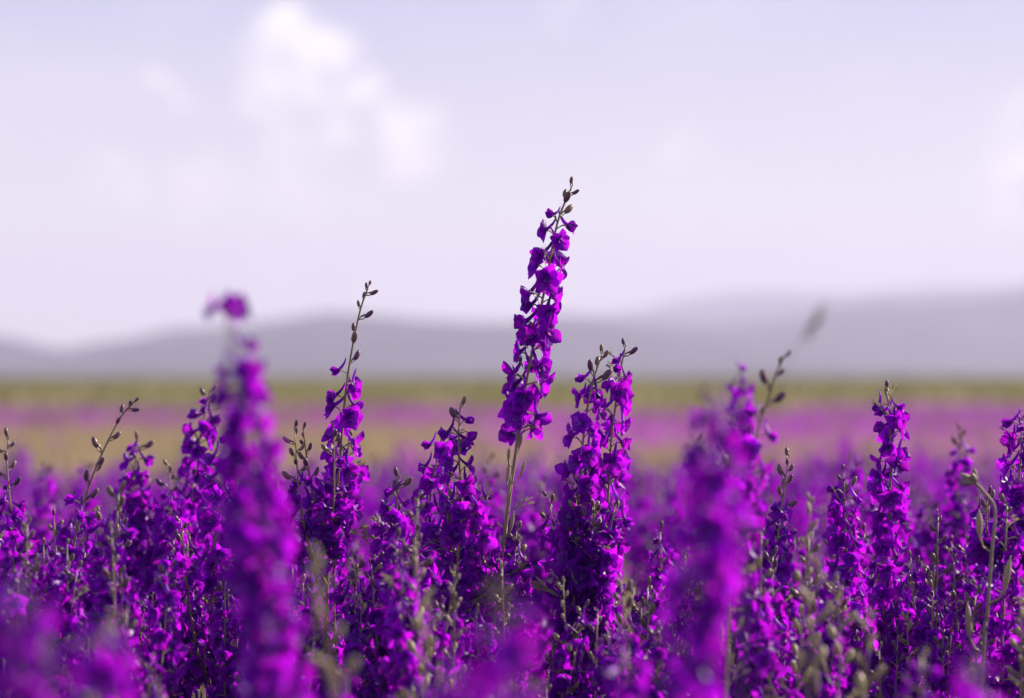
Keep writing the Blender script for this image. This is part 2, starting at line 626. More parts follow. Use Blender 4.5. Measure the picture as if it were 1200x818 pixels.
BUDS, GBUDS = [], []
for i, (L, W, ped) in enumerate([(0.0098, 0.0054, 0.0100), (0.0086, 0.0047, 0.0075), (0.0068, 0.0037, 0.0050), (0.0048, 0.0026, 0.0028)]):
    b = MB()
    bud_geo(b, L, W, 0, 1, ped)
    BUDS.append(b.mesh('bud', [STEM, BUD]))
    GBUDS.append(b.mesh('bud', [GREENBUD, GREENBUD]))

PODS = []
for i in range(3):
    rg = random.Random(i)
    b = MB()
    ln = rg.uniform(0.016, 0.022)
    b.tube([(0, 0, 0), (0.006, 0, 0.003), (0.009, 0, 0.009)], [0.0008, 0.0006, 0.0009], 4, 0, False)
    pr = [(0, 0.0009), (0.25, 0.0019), (0.55, 0.0021), (0.8, 0.0013), (0.88, 0.0004), (1.0, 0.0002)]
    b.tube([Vector((0.009 + 0.12 * ln * t, 0, 0.009 + ln * t)) for t, r in pr], [r for t, r in pr], 6, 1, True)
    PODS.append(b.mesh('seed_pod', [STEM, GREENBUD]))

LEAVES = []
for i in range(4):     # finely cut leaf: forked thread-like segments
    rg = random.Random(40 + i)
    b = MB()

    def blade(p, d, ln, depth):
        q = p + d * ln
        side = d.cross(Vector((0, 1, 0.3))).normalized()
        mid = p + d * ln * 0.55 + Vector((0, 0, ln * 0.06))
        wv_ = 0.0008
        b.add([p - side * wv_ * 0.8, p + side * wv_ * 0.8, mid + side * wv_, mid - side * wv_, q + side * wv_ * 0.5, q - side * wv_ * 0.5], [(0, 1, 2, 3), (3, 2, 4, 5)])
        if depth:
            for s in (-1, 0.1, 1):
                dd = (d + Vector((rg.uniform(-0.1, 0.2), 0.65 * s, rg.uniform(-0.05, 0.45)))).normalized()
                blade(q, dd, ln * rg.uniform(0.7, 1.0), depth - 1)
    blade(Vector((0, 0, 0)), Vector((0.8, 0, 0.55)).normalized(), 0.013, 2)
    LEAVES.append(b.mesh('leaf', [LEAF]))


# ------------------------------------------------------------------ one raceme = stem curve + phyllotaxis of buds, flowers, pods, leaves
GOLD = math.pi * (3 - math.sqrt(5))


def frame_on(p, t, ang, pitch=0.0, s=1.0):
    """matrix with X outward from the stem at angle ang, Z along it"""
    ref = Vector((0, 1, 0)) if abs(t.y) < 0.9 else Vector((1, 0, 0))
    a = t.cross(ref).normalized()
    c = t.cross(a).normalized()
    x = (a * math.cos(ang) + c * math.sin(ang)).normalized()
    y = t.cross(x).normalized()
    M = Matrix((x, y, t)).transposed().to_4x4()
    return tra(p) @ M @ roty(-pitch) @ Matrix.Diagonal((s, s, s, 1))


def decorate(cur, zone, rng, size=1.0, density=1.0, bud_kind=0, extra=None):
    """zone: lengths from the tip (bud_end, flower_end, pod_end). yields ('flower'|'bud'|'seed_pod'|'leaf', variant, matrix)"""
    bud_end, flo_end, pod_end = zone
    items = []
    ang = rng.uniform(0, 6.28)
    # buds
    s = 0.0005
    k = 0
    while s < bud_end:
        f = s / max(bud_end, 1e-6)
        p, t = cur.at(cur.L - s)
        var = (2 if f < 0.25 else (1 if f < 0.6 else 0)) if bud_end < 0.05 else (3 if s < 0.006 else (2 if f < 0.35 else (1 if f < 0.7 else 0)))
        sc = size * rng.uniform(0.85, 1.25) * (1.12 if cur.L > 0.5 else 0.92)
        items.append(('bud', var, frame_on(p, t, ang, rng.uniform(0.1, 0.5) if s < 0.004 else rng.uniform(-0.25, 0.2), sc)))
        s += (0.0065 if bud_end < 0.05 else 0.0030 + 0.0075 * min(1.0, s / 0.02)) * rng.uniform(0.75, 1.3)
        ang += GOLD + rng.uniform(-0.35, 0.35)
        k += 1
    # flowers
    s = max(bud_end, 0.004)
    n = 0
    while s < flo_end:
        p, t = cur.at(cur.L - s)
        f = (s - bud_end) / max(1e-6, flo_end - bud_end)
        kind = 2 if n < 2 else (1 if rng.random() < (0.45 if n < 5 else 0.18) else 0)
        sc = size * (0.88 + 0.22 * min(1.0, f * 3)) * rng.uniform(0.85, 1.15)
        M = frame_on(p, t, ang, rng.uniform(-0.35, 0.30), sc) @ rotx(rng.uniform(-0.35, 0.35))
        items.append(('flower', rng.choice(KINDS[kind]), M))
        if rng.random() < 0.16:
            items.append(('leaf', rng.randrange(4), frame_on(p, t, ang + 1.5, rng.uniform(-0.3, 0.3), size * rng.uniform(0.5, 0.9))))
        s += 0.0066 / density * rng.uniform(0.55, 1.45)
        ang += GOLD + rng.uniform(-0.5, 0.5)
        n += 1
    s = flo_end
    if pod_end <= 0:
        return items
    while s < pod_end:
        p, t = cur.at(cur.L - s)
        items.append(('seed_pod' if rng.random() < 0.5 else 'leaf', rng.randrange(3), frame_on(p, t, ang, rng.uniform(-0.2, 0.2), size * rng.uniform(0.7, 1.05))))
        s += 0.011 * rng.uniform(0.6, 1.5)
        ang += GOLD
    s = pod_end
    end = min(cur.L, pod_end + 0.5)
    while s < end:
        p, t = cur.at(cur.L - s)
        items.append(('leaf', rng.randrange(4), frame_on(p, t, ang, rng.uniform(-0.4, 0.1), size * rng.uniform(0.9, 1.6))))
        s += (0.024 if s < pod_end + 0.1 else 0.07) * rng.uniform(0.6, 1.5)
        ang += GOLD
    return items


def side_branches(cur, rng, n, start, length, gap=0.03):
    """side racemes: leave the main stem, swing out and turn upward"""
    out = []
    for k in range(n):
        s = rng.uniform(*start)
        p, t = cur.at(cur.L - s)
        a = rng.uniform(0, 6.28)
        o = Vector((math.cos(a), math.sin(a), 0))
        L = rng.uniform(*length)
        L = min(L, s - gap)
        if L < 0.04:
            continue
        pts = [p, p + o * 0.16 * L + Vector((0, 0, 0.20 * L)), p + o * 0.28 * L + Vector((0, 0, 0.55 * L)), p + o * (0.28 + rng.uniform(-0.02, 0.1)) * L + Vector((0, 0, L))]
        out.append(Curve(pts, 4))
    return out


def build_plant(root, main, zone, rng, tier, sides=3, side_start=(0.13, 0.34), side_len=(0.12, 0.26), size=0.80, density=1.0, bud_mesh=None, r0=0.0026, extra=None, side_bud=(0.008, 0.03), gap=0.07):
    """main: Curve base->tip in the local space of root. tier 1: petals are objects; 2: flowers are objects; 3: joined spikes"""
    buds = bud_mesh or BUDS
    curves = [(main, zone, r0)]
    for c in side_branches(main, rng, sides, side_start, side_len, gap):
        be = rng.uniform(*side_bud)
        curves.append((c, (be, min(c.L * 0.9, be + rng.uniform(0.10, 0.24)), c.L * 0.95), r0 * 0.55))
    for i, (c, zn, rr) in enumerate(curves):
        sb = MB()
        nn = 7 if tier == 1 else 5
        k = len(c.p)
        sb.tube(c.p, [rr * (1 - 0.72 * (c.s[q] / c.L) ** 1.3) for q in range(k)], nn, 0, True)
        items = decorate(c, zn, rng, size, density)
        if i == 0 and extra:
            for s_, kind_, ang_ in extra:
                p, t = c.at(c.L - s_)
                items.append(('flower', rng.choice(KINDS[kind_]), frame_on(p, t, ang_, 0.1, size)))
        st = part('stem' if i == 0 else 'branch', sb.mesh('stem' if i == 0 else 'branch', [STEM]), root)
        if tier == 3:
            vv, ff, o = [], [], 0
            gb = MB()
            for name, var, M in items:
                if name == 'flower':
                    v, f = FLOWERS[var][3]
                    A = np.array(M)
                    vv.append(v @ A[:3, :3].T + A[:3, 3])
                    ff.append(np.array(f, dtype=object) if False else f)
                elif name in ('bud', 'seed_pod'):
                    gb.tube([M @ Vector((0, 0, 0)), M @ Vector((0.007, 0, 0.006)), M @ Vector((0.011, 0, 0.013))], [0.0008, 0.0018, 0.0003], 3, 0, False)
                elif rng.random() < 0.5:
                    gb.add([M @ Vector((0, -0.001, 0)), M @ Vector((0, 0.001, 0)), M @ Vector((0.02, 0.004, 0.02)), M @ Vector((0.02, -0.004, 0.02))], [(0, 1, 2, 3)])
            if vv:
                offs = np.cumsum([0] + [len(v) for v in vv[:-1]])
                V = np.concatenate(vv)
                Fc = np.concatenate([f + q for f, q in zip(ff, offs)])
                part('flower_spike', np_mesh('flower_spike', V, Fc, [PETAL]), root)
            if gb.v:
                part('foliage', gb.mesh('foliage', [LEAF]), root)
            continue
        for name, var, M in items:
            if name == 'flower':
                core, pm, whole, _ = FLOWERS[var]
                if tier == 1:
                    fl = part('flower', core, root, M)
                    for pi, PM in pm:
                        part('petal', PETAL_MESH[pi], fl, PM)
                else:
                    part('flower', whole, root, M)
            elif name == 'bud':
                part('bud', buds[var], root, M)
            elif name == 'seed_pod':
                part('seed_pod', PODS[var % 3], root, M)
            else:
                part('leaf', LEAVES[var], root, M)


def len_above(cur, z):
    """length from the tip down to height z"""
    for i in range(len(cur.p) - 1, -1, -1):
        if cur.p[i].z <= z:
            return cur.L - cur.s[i]
    return cur.L


def explicit(label, d, path, bud_py, flo_py, tier=1, name='larkspur_plant', lean=0.0, cat='flower', **kw):
    """a plant whose stem follows the photo at distance d; it grows from the ground below"""
    rng = random.Random(label)
    path = [(path[0][0] - 2, path[0][1] + 10)] + list(path[1:])
    n = len(path)
    pts = [at(px, py, d + lean * (i / (n - 1) - 0.5) + rng.uniform(-0.004, 0.004)) for i, (px, py) in enumerate(path)]
    low, prev = pts[-1], pts[-2]
    dirx = (low - prev).normalized()
    gx, gy = low.x + dirx.x * 0.10, low.y + dirx.y * 0.10
    base = Vector((gx, gy, ground_z(gx, gy) - 0.01))
    mid = low.lerp(base, 0.5) + Vector((dirx.x * 0.03, 0, 0))
    world_pts = [base, mid] + pts[::-1]
    root = link(name, None, None, tra(base))
    root.empty_display_size = 0.05
    tag(root, label, cat)
    cur = Curve([p - base for p in world_pts])
    zb = at(0, bud_py, d).z - base.z
    zf = at(0, flo_py, d).z - base.z
    sb_, sf_ = len_above(cur, zb), len_above(cur, zf)
    if flo_py <= bud_py:
        sf_ = sb_
    build_plant(root, cur, (sb_, sf_, kw.pop('pod', sf_ + 0.12)), rng, tier, **kw)
    return root


# ------------------------------------------------------------------ the plants one can single out in the photograph
E = explicit
E('tallest purple larkspur spike rising alone high above the field', 2.40,
  [(672, 209), (653, 262), (640, 330), (626, 400), (613, 470), (603, 540), (592, 620), (580, 720), (572, 818)], 255, 506, sides=3, side_start=(0.32, 0.42), side_len=(0.08, 0.13), density=1.15, r0=0.0030, size=0.88, gap=0.24)
E('larkspur with a long bare green bud tip over pale violet flowers, against the low hills', 2.42,
  [(434, 325), (421, 368), (409, 430), (403, 480), (398, 540), (390, 620), (382, 720)], 434, 660, sides=4, side_start=(0.20, 0.30), density=0.95, side_bud=(0.02, 0.05), gap=0.125)
E('dense purple larkspur beside the tallest spike, with five dark buds at its tip', 2.38,
  [(708, 405), (697, 440), (688, 480), (681, 540), (676, 620), (672, 720), (668, 818)], 446, 770, sides=3, side_start=(0.17, 0.28), density=1.05, gap=0.13)
E('dense purple larkspur twinned with the five-bud spike, two buds at its tip', 2.41,
  [(735, 397), (728, 430), (722, 470), (716, 520), (712, 600), (708, 700), (706, 818)], 424, 740, sides=4, side_start=(0.17, 0.28), density=1.05, gap=0.13)
E('broad purple larkspur with one thin dark stem poking above its flowers', 2.36,
  [(541, 468), (538, 500), (538, 540), (541, 590), (536, 660), (528, 760)], 496, 740, sides=4, side_start=(0.08, 0.24), density=1.0)
E('leaning purple larkspur against the stem of the broad thin-tipped one', 2.45,
  [(520, 500), (510, 550), (498, 620), (484, 740)], 512, 760, sides=3, side_start=(0.08, 0.22), density=1.1)
E('short purple larkspur with pale green buds beside the broad thin-tipped one', 2.40,
  [(470, 552), (463, 600), (458, 680), (450, 790)], 582, 790, sides=4, side_start=(0.06, 0.2), density=1.1)
E('curved larkspur bud stem arching sideways over the yellow grass', 2.32,
  [(158, 462), (143, 487), (125, 520), (108, 560), (92, 612), (80, 680), (70, 780)], 592, 800, sides=4, side_start=(0.12, 0.26), density=1.1, side_bud=(0.02, 0.05), gap=0.11)
E('soft purple larkspur with four brown tip buds behind the blurred front spike', 2.64,
  [(248, 450), (239, 490), (228, 550), (220, 640), (215, 760)], 474, 780, sides=3, side_start=(0.12, 0.28), density=1.25)
E('sharp dark purple larkspur half hidden by the tall blurred front spike', 2.44,
  [(268, 505), (260, 560), (252, 640), (246, 760)], 516, 770, sides=3, side_start=(0.10, 0.24), density=1.0)
E('larkspur bud stem next to the curved one, upright over the yellow grass', 2.48,
  [(12, 506), (8, 540), (12, 590), (20, 660), (28, 780)], 572, 800, sides=3, side_start=(0.10, 0.24), density=1.1, side_bud=(0.02, 0.05), gap=0.11)
E('purple larkspur with small brown tip between the curved bud stem and the blurred spike', 2.66,
  [(163, 508), (158, 545), (150, 610), (148, 700), (150, 800)], 528, 800, sides=4, side_start=(0.10, 0.26), density=1.2)
E('tall blurred front spike with a single flower perched on a bare tip', 1.52,
  [(266, 356), (270, 395), (280, 440), (292, 540), (302, 650), (312, 760), (330, 870)], 300, 300, tier=2, sides=0, pod=0)
E('wide blurred purple larkspur with bright round highlights, in front of the sharp spikes', 1.46,
  [(838, 468), (843, 510), (838, 580), (826, 660), (812, 760), (800, 880)], 482, 820, tier=2, sides=0, density=1.3, size=0.84, side_bud=(0.004, 0.01))
E('blurred leaning bud stem rising behind the wide blurred larkspur', 2.02,
  [(921, 408), (909, 440), (896, 480), (885, 515), (874, 570), (862, 660), (852, 780)], 494, 690, tier=2, sides=2, side_start=(0.14, 0.22), density=0.8)
E('soft violet larkspur tip showing over the wide blurred larkspur', 3.30,
  [(866, 424), (868, 462), (866, 520), (862, 600), (860, 700)], 432, 700, tier=2, sides=2, side_start=(0.14, 0.26), density=1.1)
E('slender larkspur with forked pale buds over sparse violet flowers', 2.38,
  [(926, 527), (921, 560), (914, 610), (905, 680), (898, 760), (893, 830)], 600, 830, sides=3, side_start=(0.06, 0.2), density=1.05, r0=0.0022)
E('compact dark purple larkspur with two fat buds, standing apart over the far flower strip', 2.45,
  [(1040, 448), (1042, 480), (1044, 530), (1042, 600), (1038, 680), (1035, 800)], 472, 770, sides=2, side_start=(0.18, 0.28), density=1.4)
E('soft purple larkspur with a grey bud tip beside the bent dried stem', 2.98,
  [(1128, 496), (1126, 540), (1122, 600), (1118, 700), (1116, 800)], 530, 800, tier=2, sides=3, side_start=(0.12, 0.28), density=1.2)
E('purple larkspur spike growing just past the bent dried stem', 2.40,
  [(1199, 482), (1196, 540), (1188, 620), (1180, 720), (1176, 800)], 496, 790, sides=3, side_start=(0.12, 0.26), density=1.2)
G = dict(sides=0, bud_mesh=GBUDS, tier=2, r0=0.0018)
E('fat yellow-green bud spike in soft focus, lower beside the slender forked larkspur', 1.98, [(979, 672), (983, 720), (985, 780), (980, 860)], 800, 800, size=1.0, **G)
E('pale blurred bud spike behind the fat yellow-green one', 1.80, [(958, 645), (956, 700), (950, 760), (946, 840)], 780, 780, size=0.92, **G)
E('blurred grey-green bud spike beside the compact dark larkspur', 1.84, [(1020, 712), (1018, 760), (1014, 840)], 820, 820, size=0.92, **G)
E('thin pale stem with curled buds at the foot of the compact dark larkspur', 2.34, [(1064, 712), (1064, 750), (1070, 818), (1072, 880)], 815, 815, **G)
E('short green-tipped bud stem near the bent dried stem', 2.36, [(1103, 752), (1098, 790), (1095, 840)], 838, 838, **G)
E('blurred grey bud spike rising before the broad thin-tipped larkspur', 1.80, [(505, 690), (503, 740), (498, 800), (494, 860)], 805, 805, size=0.92, **G)
E('faint grey blurred bud spike low beside the tall blurred front spike', 1.50, [(372, 640), (378, 720), (392, 800), (400, 880)], 830, 830, size=0.85, **G)
E('pale twiggy bud stem at the foot of the twinned spikes', 2.33, [(748, 735), (742, 770), (735, 815), (732, 880)], 818, 818, **G)

FB = dict(tier=2, size=0.8, sides=1, side_start=(0.08, 0.12), side_len=(0.05, 0.08), density=1.1, gap=0.03, side_bud=(0.002, 0.006))
E('big blurred magenta larkspur low beneath the upright bud stem', 1.24, [(14, 690), (18, 740), (22, 800), (26, 900)], 694, 920, **FB)
E('big blurred magenta larkspur low beneath the curved bud stem', 1.36, [(112, 738), (118, 780), (122, 840), (126, 920)], 742, 930, **FB)
E('big blurred magenta larkspur low in front of the tallest stem', 1.26, [(596, 716), (592, 760), (588, 820), (584, 920)], 720, 930, **FB)
E('big blurred violet larkspur low between the tallest stem and the broad larkspur', 1.34, [(530, 778), (528, 810), (524, 860), (520, 930)], 780, 940, **FB)

# the tall blurred front spike: dense lower flowers under the bare neck
def front_spike():
    root = [o for o in scene.objects if o.get('label', '').startswith('tall blurred front spike')][0]
    base = root.location.copy()
    rng = random.Random(5)
    d = 1.52
    cur = Curve([at(px, py, d) - base for px, py in [(330, 880), (312, 760), (302, 650), (292, 540), (282, 445), (274, 412)]])
    low = Curve([at(px, py, d + 0.03) - base for px, py in [(345, 900), (330, 800), (318, 720), (310, 640), (304, 590)]])
    for name, var, M in decorate(cur, (0.0, cur.L * 0.99, cur.L), rng, 0.80, 1.7) + decorate(low, (0.0, low.L * 0.99, low.L), rng, 0.85, 0.9):
        if name == 'flower':
            part('flower', FLOWERS[var][2], root, M)
    p = at(266, 372, d) - base
    for a in (0.2, 2.6, 4.4):
        part('flower', FLOWERS[KINDS[0][int(a) % 4]][2], root, frame_on(p, Vector((0, 0, 1)), a, 0.2, 0.66))


front_spike()

# bent dried weed with its empty seed head
def dried_weed():
    d = 2.22
    pts = [at(px, py, d) for px, py in [(1150, 830), (1157, 720), (1162, 650), (1166, 598), (1154, 578), (1143, 566)]]
    base = Vector((pts[0].x - 0.02, d, ground_z(0, d) - 0.01))
    root = link('dried_weed', None, None, tra(base))
    tag(root, 'bent dried brown weed stem with a drooping empty seed head', 'weed')
    c = Curve([Vector((0, 0, 0))] + [p - base for p in pts], 6)
    sb = MB()
    sb.tube(c.p, [0.0030 * (1 - 0.62 * s / c.L) for s in c.s], 7)
    part('stem', sb.mesh('stem', [DRY]), root)
    rng = random.Random(3)
    tip = pts[-1] - base
    for k in range(6):
        a = k * 1.05
        hb = MB()
        dr = Vector((-0.55 + 0.5 * math.cos(a), 0.5 * math.sin(a), 0.42 + 0.4 * math.cos(a * 2 + 1))).normalized()
        L = rng.uniform(0.010, 0.017)
        hb.tube([tip, tip + dr * L * 0.35, tip + dr * L * 0.75, tip + dr * L], [0.0010, 0.0028, 0.0022, 0.0004], 5)
        part('husk', hb.mesh('husk', [DRY]), root)
    for k, (s, a) in enumerate(((0.27, 0.4), (0.20, 2.8), (0.14, 0.1), (0.10, 3.0), (0.06, 0.3))):
        p, t = c.at(c.L - s)
        part('seed_pod', PODS[k % 3], root, frame_on(p, t, a, 0.0, 1.3))


dried_weed()


def grass_stalk(label, d, path, head_len, r=0.0007):
    pts = [at(px, py, d) for px, py in path]
    base = Vector((pts[-1].x, d, ground_z(0, d) - 0.01))
    root = link('dry_grass_stalk', None, None, tra(base))
    tag(root, label, 'grass')
    c = Curve([Vector((0, 0, 0))] + [p - base for p in pts[::-1]], 6)
    sb = MB()
    sb.tube(c.p, [r] * len(c.p), 5)
    part('stem', sb.mesh('stem', [DRY]), root)
    hb = MB()
    rng = random.Random(label)
    k = 0
    s = 0.0
    while s < head_len:
        p, t = c.at(c.L - s)
        M = frame_on(p, t, k * 2.4, 0.0)
        q = [M @ Vector(v) for v in ((0, 0, 0), (0.0016, 0, 0.003), (0.0020, 0, 0.007), (0.0012, 0, 0.012))]
        hb.tube(q, [0.0004, 0.0009, 0.0007, 0.0002], 4)
        s += 0.0028
        k += 1
    part('seed_head', hb.mesh('seed_head', [DRY]), root)


grass_stalk('blurred dry grass head crossing the hills above the leaning bud stem', 1.45, [(956, 377), (942, 396), (925, 418), (902, 480), (880, 620), (870, 760)], 0.013, 0.0003)

# ------------------------------------------------------------------ the crowd: individuals copied from prototypes
def prototype(tier, seed, h, sides, bud_len, flo_len, density=0.95, **kw):
    rng = random.Random(seed)
    root = link('larkspur_plant', None)
    root.empty_display_size = 0.05
    lx, ly = rng.uniform(-0.04, 0.04), rng.uniform(-0.04, 0.04)
    cur = Curve([Vector((0, 0, -0.01)), Vector((lx * 0.2, ly * 0.1, h * 0.4)), Vector((lx * 0.7 + rng.uniform(-.008, .008), ly * 0.6, h * 0.75)), Vector((lx, ly, h))])
    build_plant(root, cur, (bud_len, bud_len + flo_len, bud_len + flo_len + 0.08), rng, tier, sides=sides, side_start=(0.10, 0.36), side_len=(0.10, 0.26), density=density, size=0.78, gap=0.04, **kw)
    root['_h'] = h
    return root


PROTO = {1: [], 2: [], 3: [], 4: []}
for i, (sd, sides, bl, fl) in enumerate([(1, 3, 0.012, 0.24), (2, 4, 0.045, 0.20), (3, 3, 0.025, 0.26), (4, 3, 0.008, 0.22), (5, 4, 0.07, 0.18)]):
    PROTO[1].append(prototype(1, sd, 0.72, sides, bl, fl))
    PROTO[2].append(prototype(2, sd + 20, 0.72, sides, bl, fl))
    PROTO[3].append(prototype(3, sd + 40, 0.72, sides + 1, bl, fl))
    PROTO[4].append(prototype(2, sd + 60, 0.72, sides % 3, 0.10 + bl, 0.0, bud_mesh=GBUDS, r0=0.0018))
USED = {k: [False] * 5 for k in PROTO}
GROUPS = {'focus': 'larkspurs crowded among the sharp spikes', 'front': 'blurred larkspurs in front of the sharp spikes',
          'mid': 'soft larkspurs just behind the sharp spikes', 'back': 'blurred larkspurs running back to the dry grass', 'stalk': 'pale bud stems among the flowers'}
LOOKS = ['flowering to its tip', 'with a budded tip', 'with short bud tip', 'with blunt top', 'with long bud tip']


def crowd_label(key, proto, x, y):
    """says its look and which singled-out plant it grows by"""
    look = LOOKS[proto]
    if key == 'back':
        row = 'first' if y < 4.9 else ('middle' if y < 6.1 else 'last')
        return 'heavily blurred purple larkspur %s in the %s rows towards the dry grass' % (look, row)
    px = x / y * FOCUS
    near = min(NEIGHBOURS, key=lambda q: abs(q[1] - px))[0]
    if key == 'stalk':
        return 'thin pale %s bud stem standing beside the %s' % (('single', 'branched', 'single', 'single', 'branched')[proto], near)
    start, rel = {'focus': ('purple larkspur', 'crowded beside'), 'front': ('large blurred purple larkspur', 'in front of'), 'mid': ('softly blurred purple larkspur', 'behind')}[key]
    return '%s %s %s the %s' % (start, look, rel, near)


NEIGHBOURS = [(n_, (px_ - 600) / F_PX * FOCUS) for n_, px_ in (
    ('upright bud stem', 15), ('curved bud stem', 100), ('small brown-tipped larkspur', 155), ('half-hidden dark larkspur', 255), ('long bud-tipped larkspur', 400),
    ('broad thin-tipped larkspur', 500), ('tallest spike', 595), ('twinned dense spikes', 700), ('slender fork-budded larkspur', 905),
    ('compact two-bud larkspur', 1040), ('bent dried weed', 1155))]
PLACED = []


def place(tier, x, y, height, rng, key):
    i = rng.randrange(5)
    src = PROTO[tier][i]
    if USED[tier][i]:
        o = copy_tree(src)
    else:
        o = src
        USED[tier][i] = True
    s = height / 0.72
    o.location = (x, y, ground_z(x, y))
    o.rotation_euler = (rng.uniform(-0.06, 0.06), rng.uniform(-0.06, 0.06), rng.uniform(0, 6.28))
    sw = s * rng.uniform(0.92, 1.06)
    o.scale = (sw, sw, s)
    tag(o, crowd_label(key, i, x, y), 'flower', GROUPS[key])
    PLACED.append((x, y))


def top_to_height(x, y, py):
    return at(0, py, y).z - ground_z(x, y)


rng = random.Random(77)
HALF = 600.0 / F_PX


def scatter(n, y0, y1, tier, key, pyr, sep):
    k = tries = 0
    while k < n and tries < n * 60:
        tries += 1
        y = math.sqrt(rng.uniform(y0 * y0, y1 * y1))
        x = rng.uniform(-1, 1) * HALF * y * 1.04
        if any((x - a) ** 2 + (y - c) ** 2 < sep * sep for a, c in PLACED):
            continue
        py = rng.uniform(*pyr) if rng.random() < 0.75 else rng.uniform(pyr[0], pyr[1]) + 30
        if key == 'focus' and abs(x / y * F_PX + 600 - 700) < 80:
            py = max(py, 690)
        h = top_to_height(x, y, py)
        if h < 0.40:
            continue
        place(tier, x, y, h, rng, key)
        k += 1


scatter(12, 1.45, 1.90, 2, 'front', (715, 810), 0.07)
scatter(54, 2.08, 2.75, 1, 'focus', (575, 725), 0.045)
scatter(26, 2.12, 2.72, 2, 'focus', (590, 720), 0.04)
scatter(16, 2.02, 2.70, 4, 'stalk', (560, 740), 0.03)
scatter(70, 2.95, 4.2, 2, 'mid', (535, 600), 0.07)
scatter(118, 4.2, 7.4, 3, 'back', (512, 565), 0.09)
for t in PROTO:
    for i, u in enumerate(USED[t]):
        if not u:
            def kill(o):
                for ch in KIDS.get(o.name, []):
                    kill(ch)
                bpy.data.objects.remove(o)
            kill(PROTO[t][i])

# ------------------------------------------------------------------ stuff: the uncountable rest of the bed, far strip, dry grass, green crop
SPIKE_GEO = []
for q in range(5):
    rg = random.Random(900 + q)
    vv, ff, n0 = [], [], 0
    curs = [(Curve([Vector((0, 0, 0)), Vector((rg.uniform(-.02, .02), 0, 0.4)), Vector((rg.uniform(-.04, .04), rg.uniform(-.04, .04), 0.7))], 5), 0.25)]
    curs += [(c, 0.18) for c in side_branches(curs[0][0], rg, 4, (0.1, 0.32), (0.1, 0.24))]
    for c, fl in curs:
        for name, var, M in decorate(c, (0.012, min(fl, c.L * 0.9), c.L), rg, 1.1, 0.75):
            if name == 'flower':
                v, f = FLOWERS[var][3]
                keep = f[:10]
                A = np.array(M)
                vv.append(v @ A[:3, :3].T + A[:3, 3])
                ff.append(keep + n0)
                n0 += len(v)
    V = np.concatenate(vv)
    F_ = np.concatenate(ff)
    us, inv = np.unique(F_.ravel(), return_inverse=True)
    V, F_ = V[us], inv.reshape(F_.shape)
    # stems as thin blades
    sv, sf = [], []
    for c, fl in curs:
        for a, c2 in zip(c.p, c.p[1:]):
            for dx, dy in ((0.0016, 0), (0, 0.0016)):
                o = len(sv)
                sv += [(a.x - dx, a.y - dy, a.z), (a.x + dx, a.y + dy, a.z), (c2.x + dx, c2.y + dy, c2.z), (c2.x - dx, c2.y - dy, c2.z)]
                sf.append((o, o + 1, o + 2, o + 3))
    nP = len(F_)
    allV = np.concatenate([V, np.array(sv)])
    allF = np.concatenate([F_, np.array(sf) + len(V)])
    mi = np.array([0] * nP + [1] * len(sf))
    SPIKE_GEO.append((allV, allF, mi))


def rest_of_bed():
    rr = np.random.RandomState(4)
    vv, ff, mm, o = [], [], [], 0
    n = 0
    while n < 1150:
        y = rr.uniform(0.3, 13.6) if n > 120 else rr.uniform(0.6, 4.0)
        x = rr.uniform(-1, 1) * (HALF * y + 1.0)
        inside = abs(x) < HALF * y * 1.05 + 0.03
        if inside and y < 7.0:
            continue
        h = 0.66 + rr.normal() * 0.05
        if y < 1.8:
            h = min(h, 0.60)
        V, F_, mi = SPIKE_GEO[rr.randint(5)]
        a = rr.uniform(0, 6.28)
        s = h / 0.70
        ca, sa = math.cos(a), math.sin(a)
        P = V * s
        Q = np.stack([P[:, 0] * ca - P[:, 1] * sa + x, P[:, 0] * sa + P[:, 1] * ca + y, P[:, 2] + ground_z(x, y)], 1)
        vv.append(Q)
        ff.append(F_ + o)
        mm.append(mi)
        o += len(Q)
        n += 1
    me = np_mesh('larkspur_bed', np.concatenate(vv), np.concatenate(ff), [PETAL, STEM], np.concatenate(mm))
    tag(link('larkspur_bed', me), 'mass of blurred purple larkspurs filling the rest of the bed', 'flowers', kind='stuff')


rest_of_bed()


def blades(name, label, cat, spots, blades_per, h, wdt, mats, spread, mat_pick=None, tip_w=0.25, seed=1):
    """tufts of bent upright blades, all in one mesh"""
    rr = np.random.RandomState(seed)
    S = np.repeat(np.asarray(spots), blades_per, axis=0)
    m = len(S)
    ang = rr.uniform(0, 2 * np.pi, m)
    ln = h * rr.uniform(0.55, 1.15, m) * S[:, 3]
    off = rr.normal(size=(m, 2)) * spread
    dx, dy = np.cos(ang), np.sin(ang)
    bx_, by_ = S[:, 0] + off[:, 0], S[:, 1] + off[:, 1]
    z = S[:, 2]
    w_ = wdt * rr.uniform(0.6, 1.3, m)
    lean = rr.uniform(0.1, 0.5, m) * ln
    la = rr.uniform(0, 2 * np.pi, m)
    V = np.empty((m, 4, 3))
    V[:, 0] = np.stack([bx_ - dx * w_ * .5, by_ - dy * w_ * .5, z], 1)
    V[:, 1] = np.stack([bx_ + dx * w_ * .5, by_ + dy * w_ * .5, z], 1)
    tx, ty = bx_ + np.cos(la) * lean, by_ + np.sin(la) * lean
    V[:, 2] = np.stack([tx + dx * w_ * tip_w, ty + dy * w_ * tip_w, z + ln], 1)
    V[:, 3] = np.stack([tx - dx * w_ * tip_w, ty - dy * w_ * tip_w, z + ln], 1)
    F_ = np.arange(m * 4).reshape(m, 4)
    mi = None
    if mat_pick is not None:
        mi = (rr.uniform(size=m) < mat_pick).astype(int)
    tag(link(name, np_mesh(name, V.reshape(-1, 3), F_, mats, mi)), label, cat, kind='stuff')


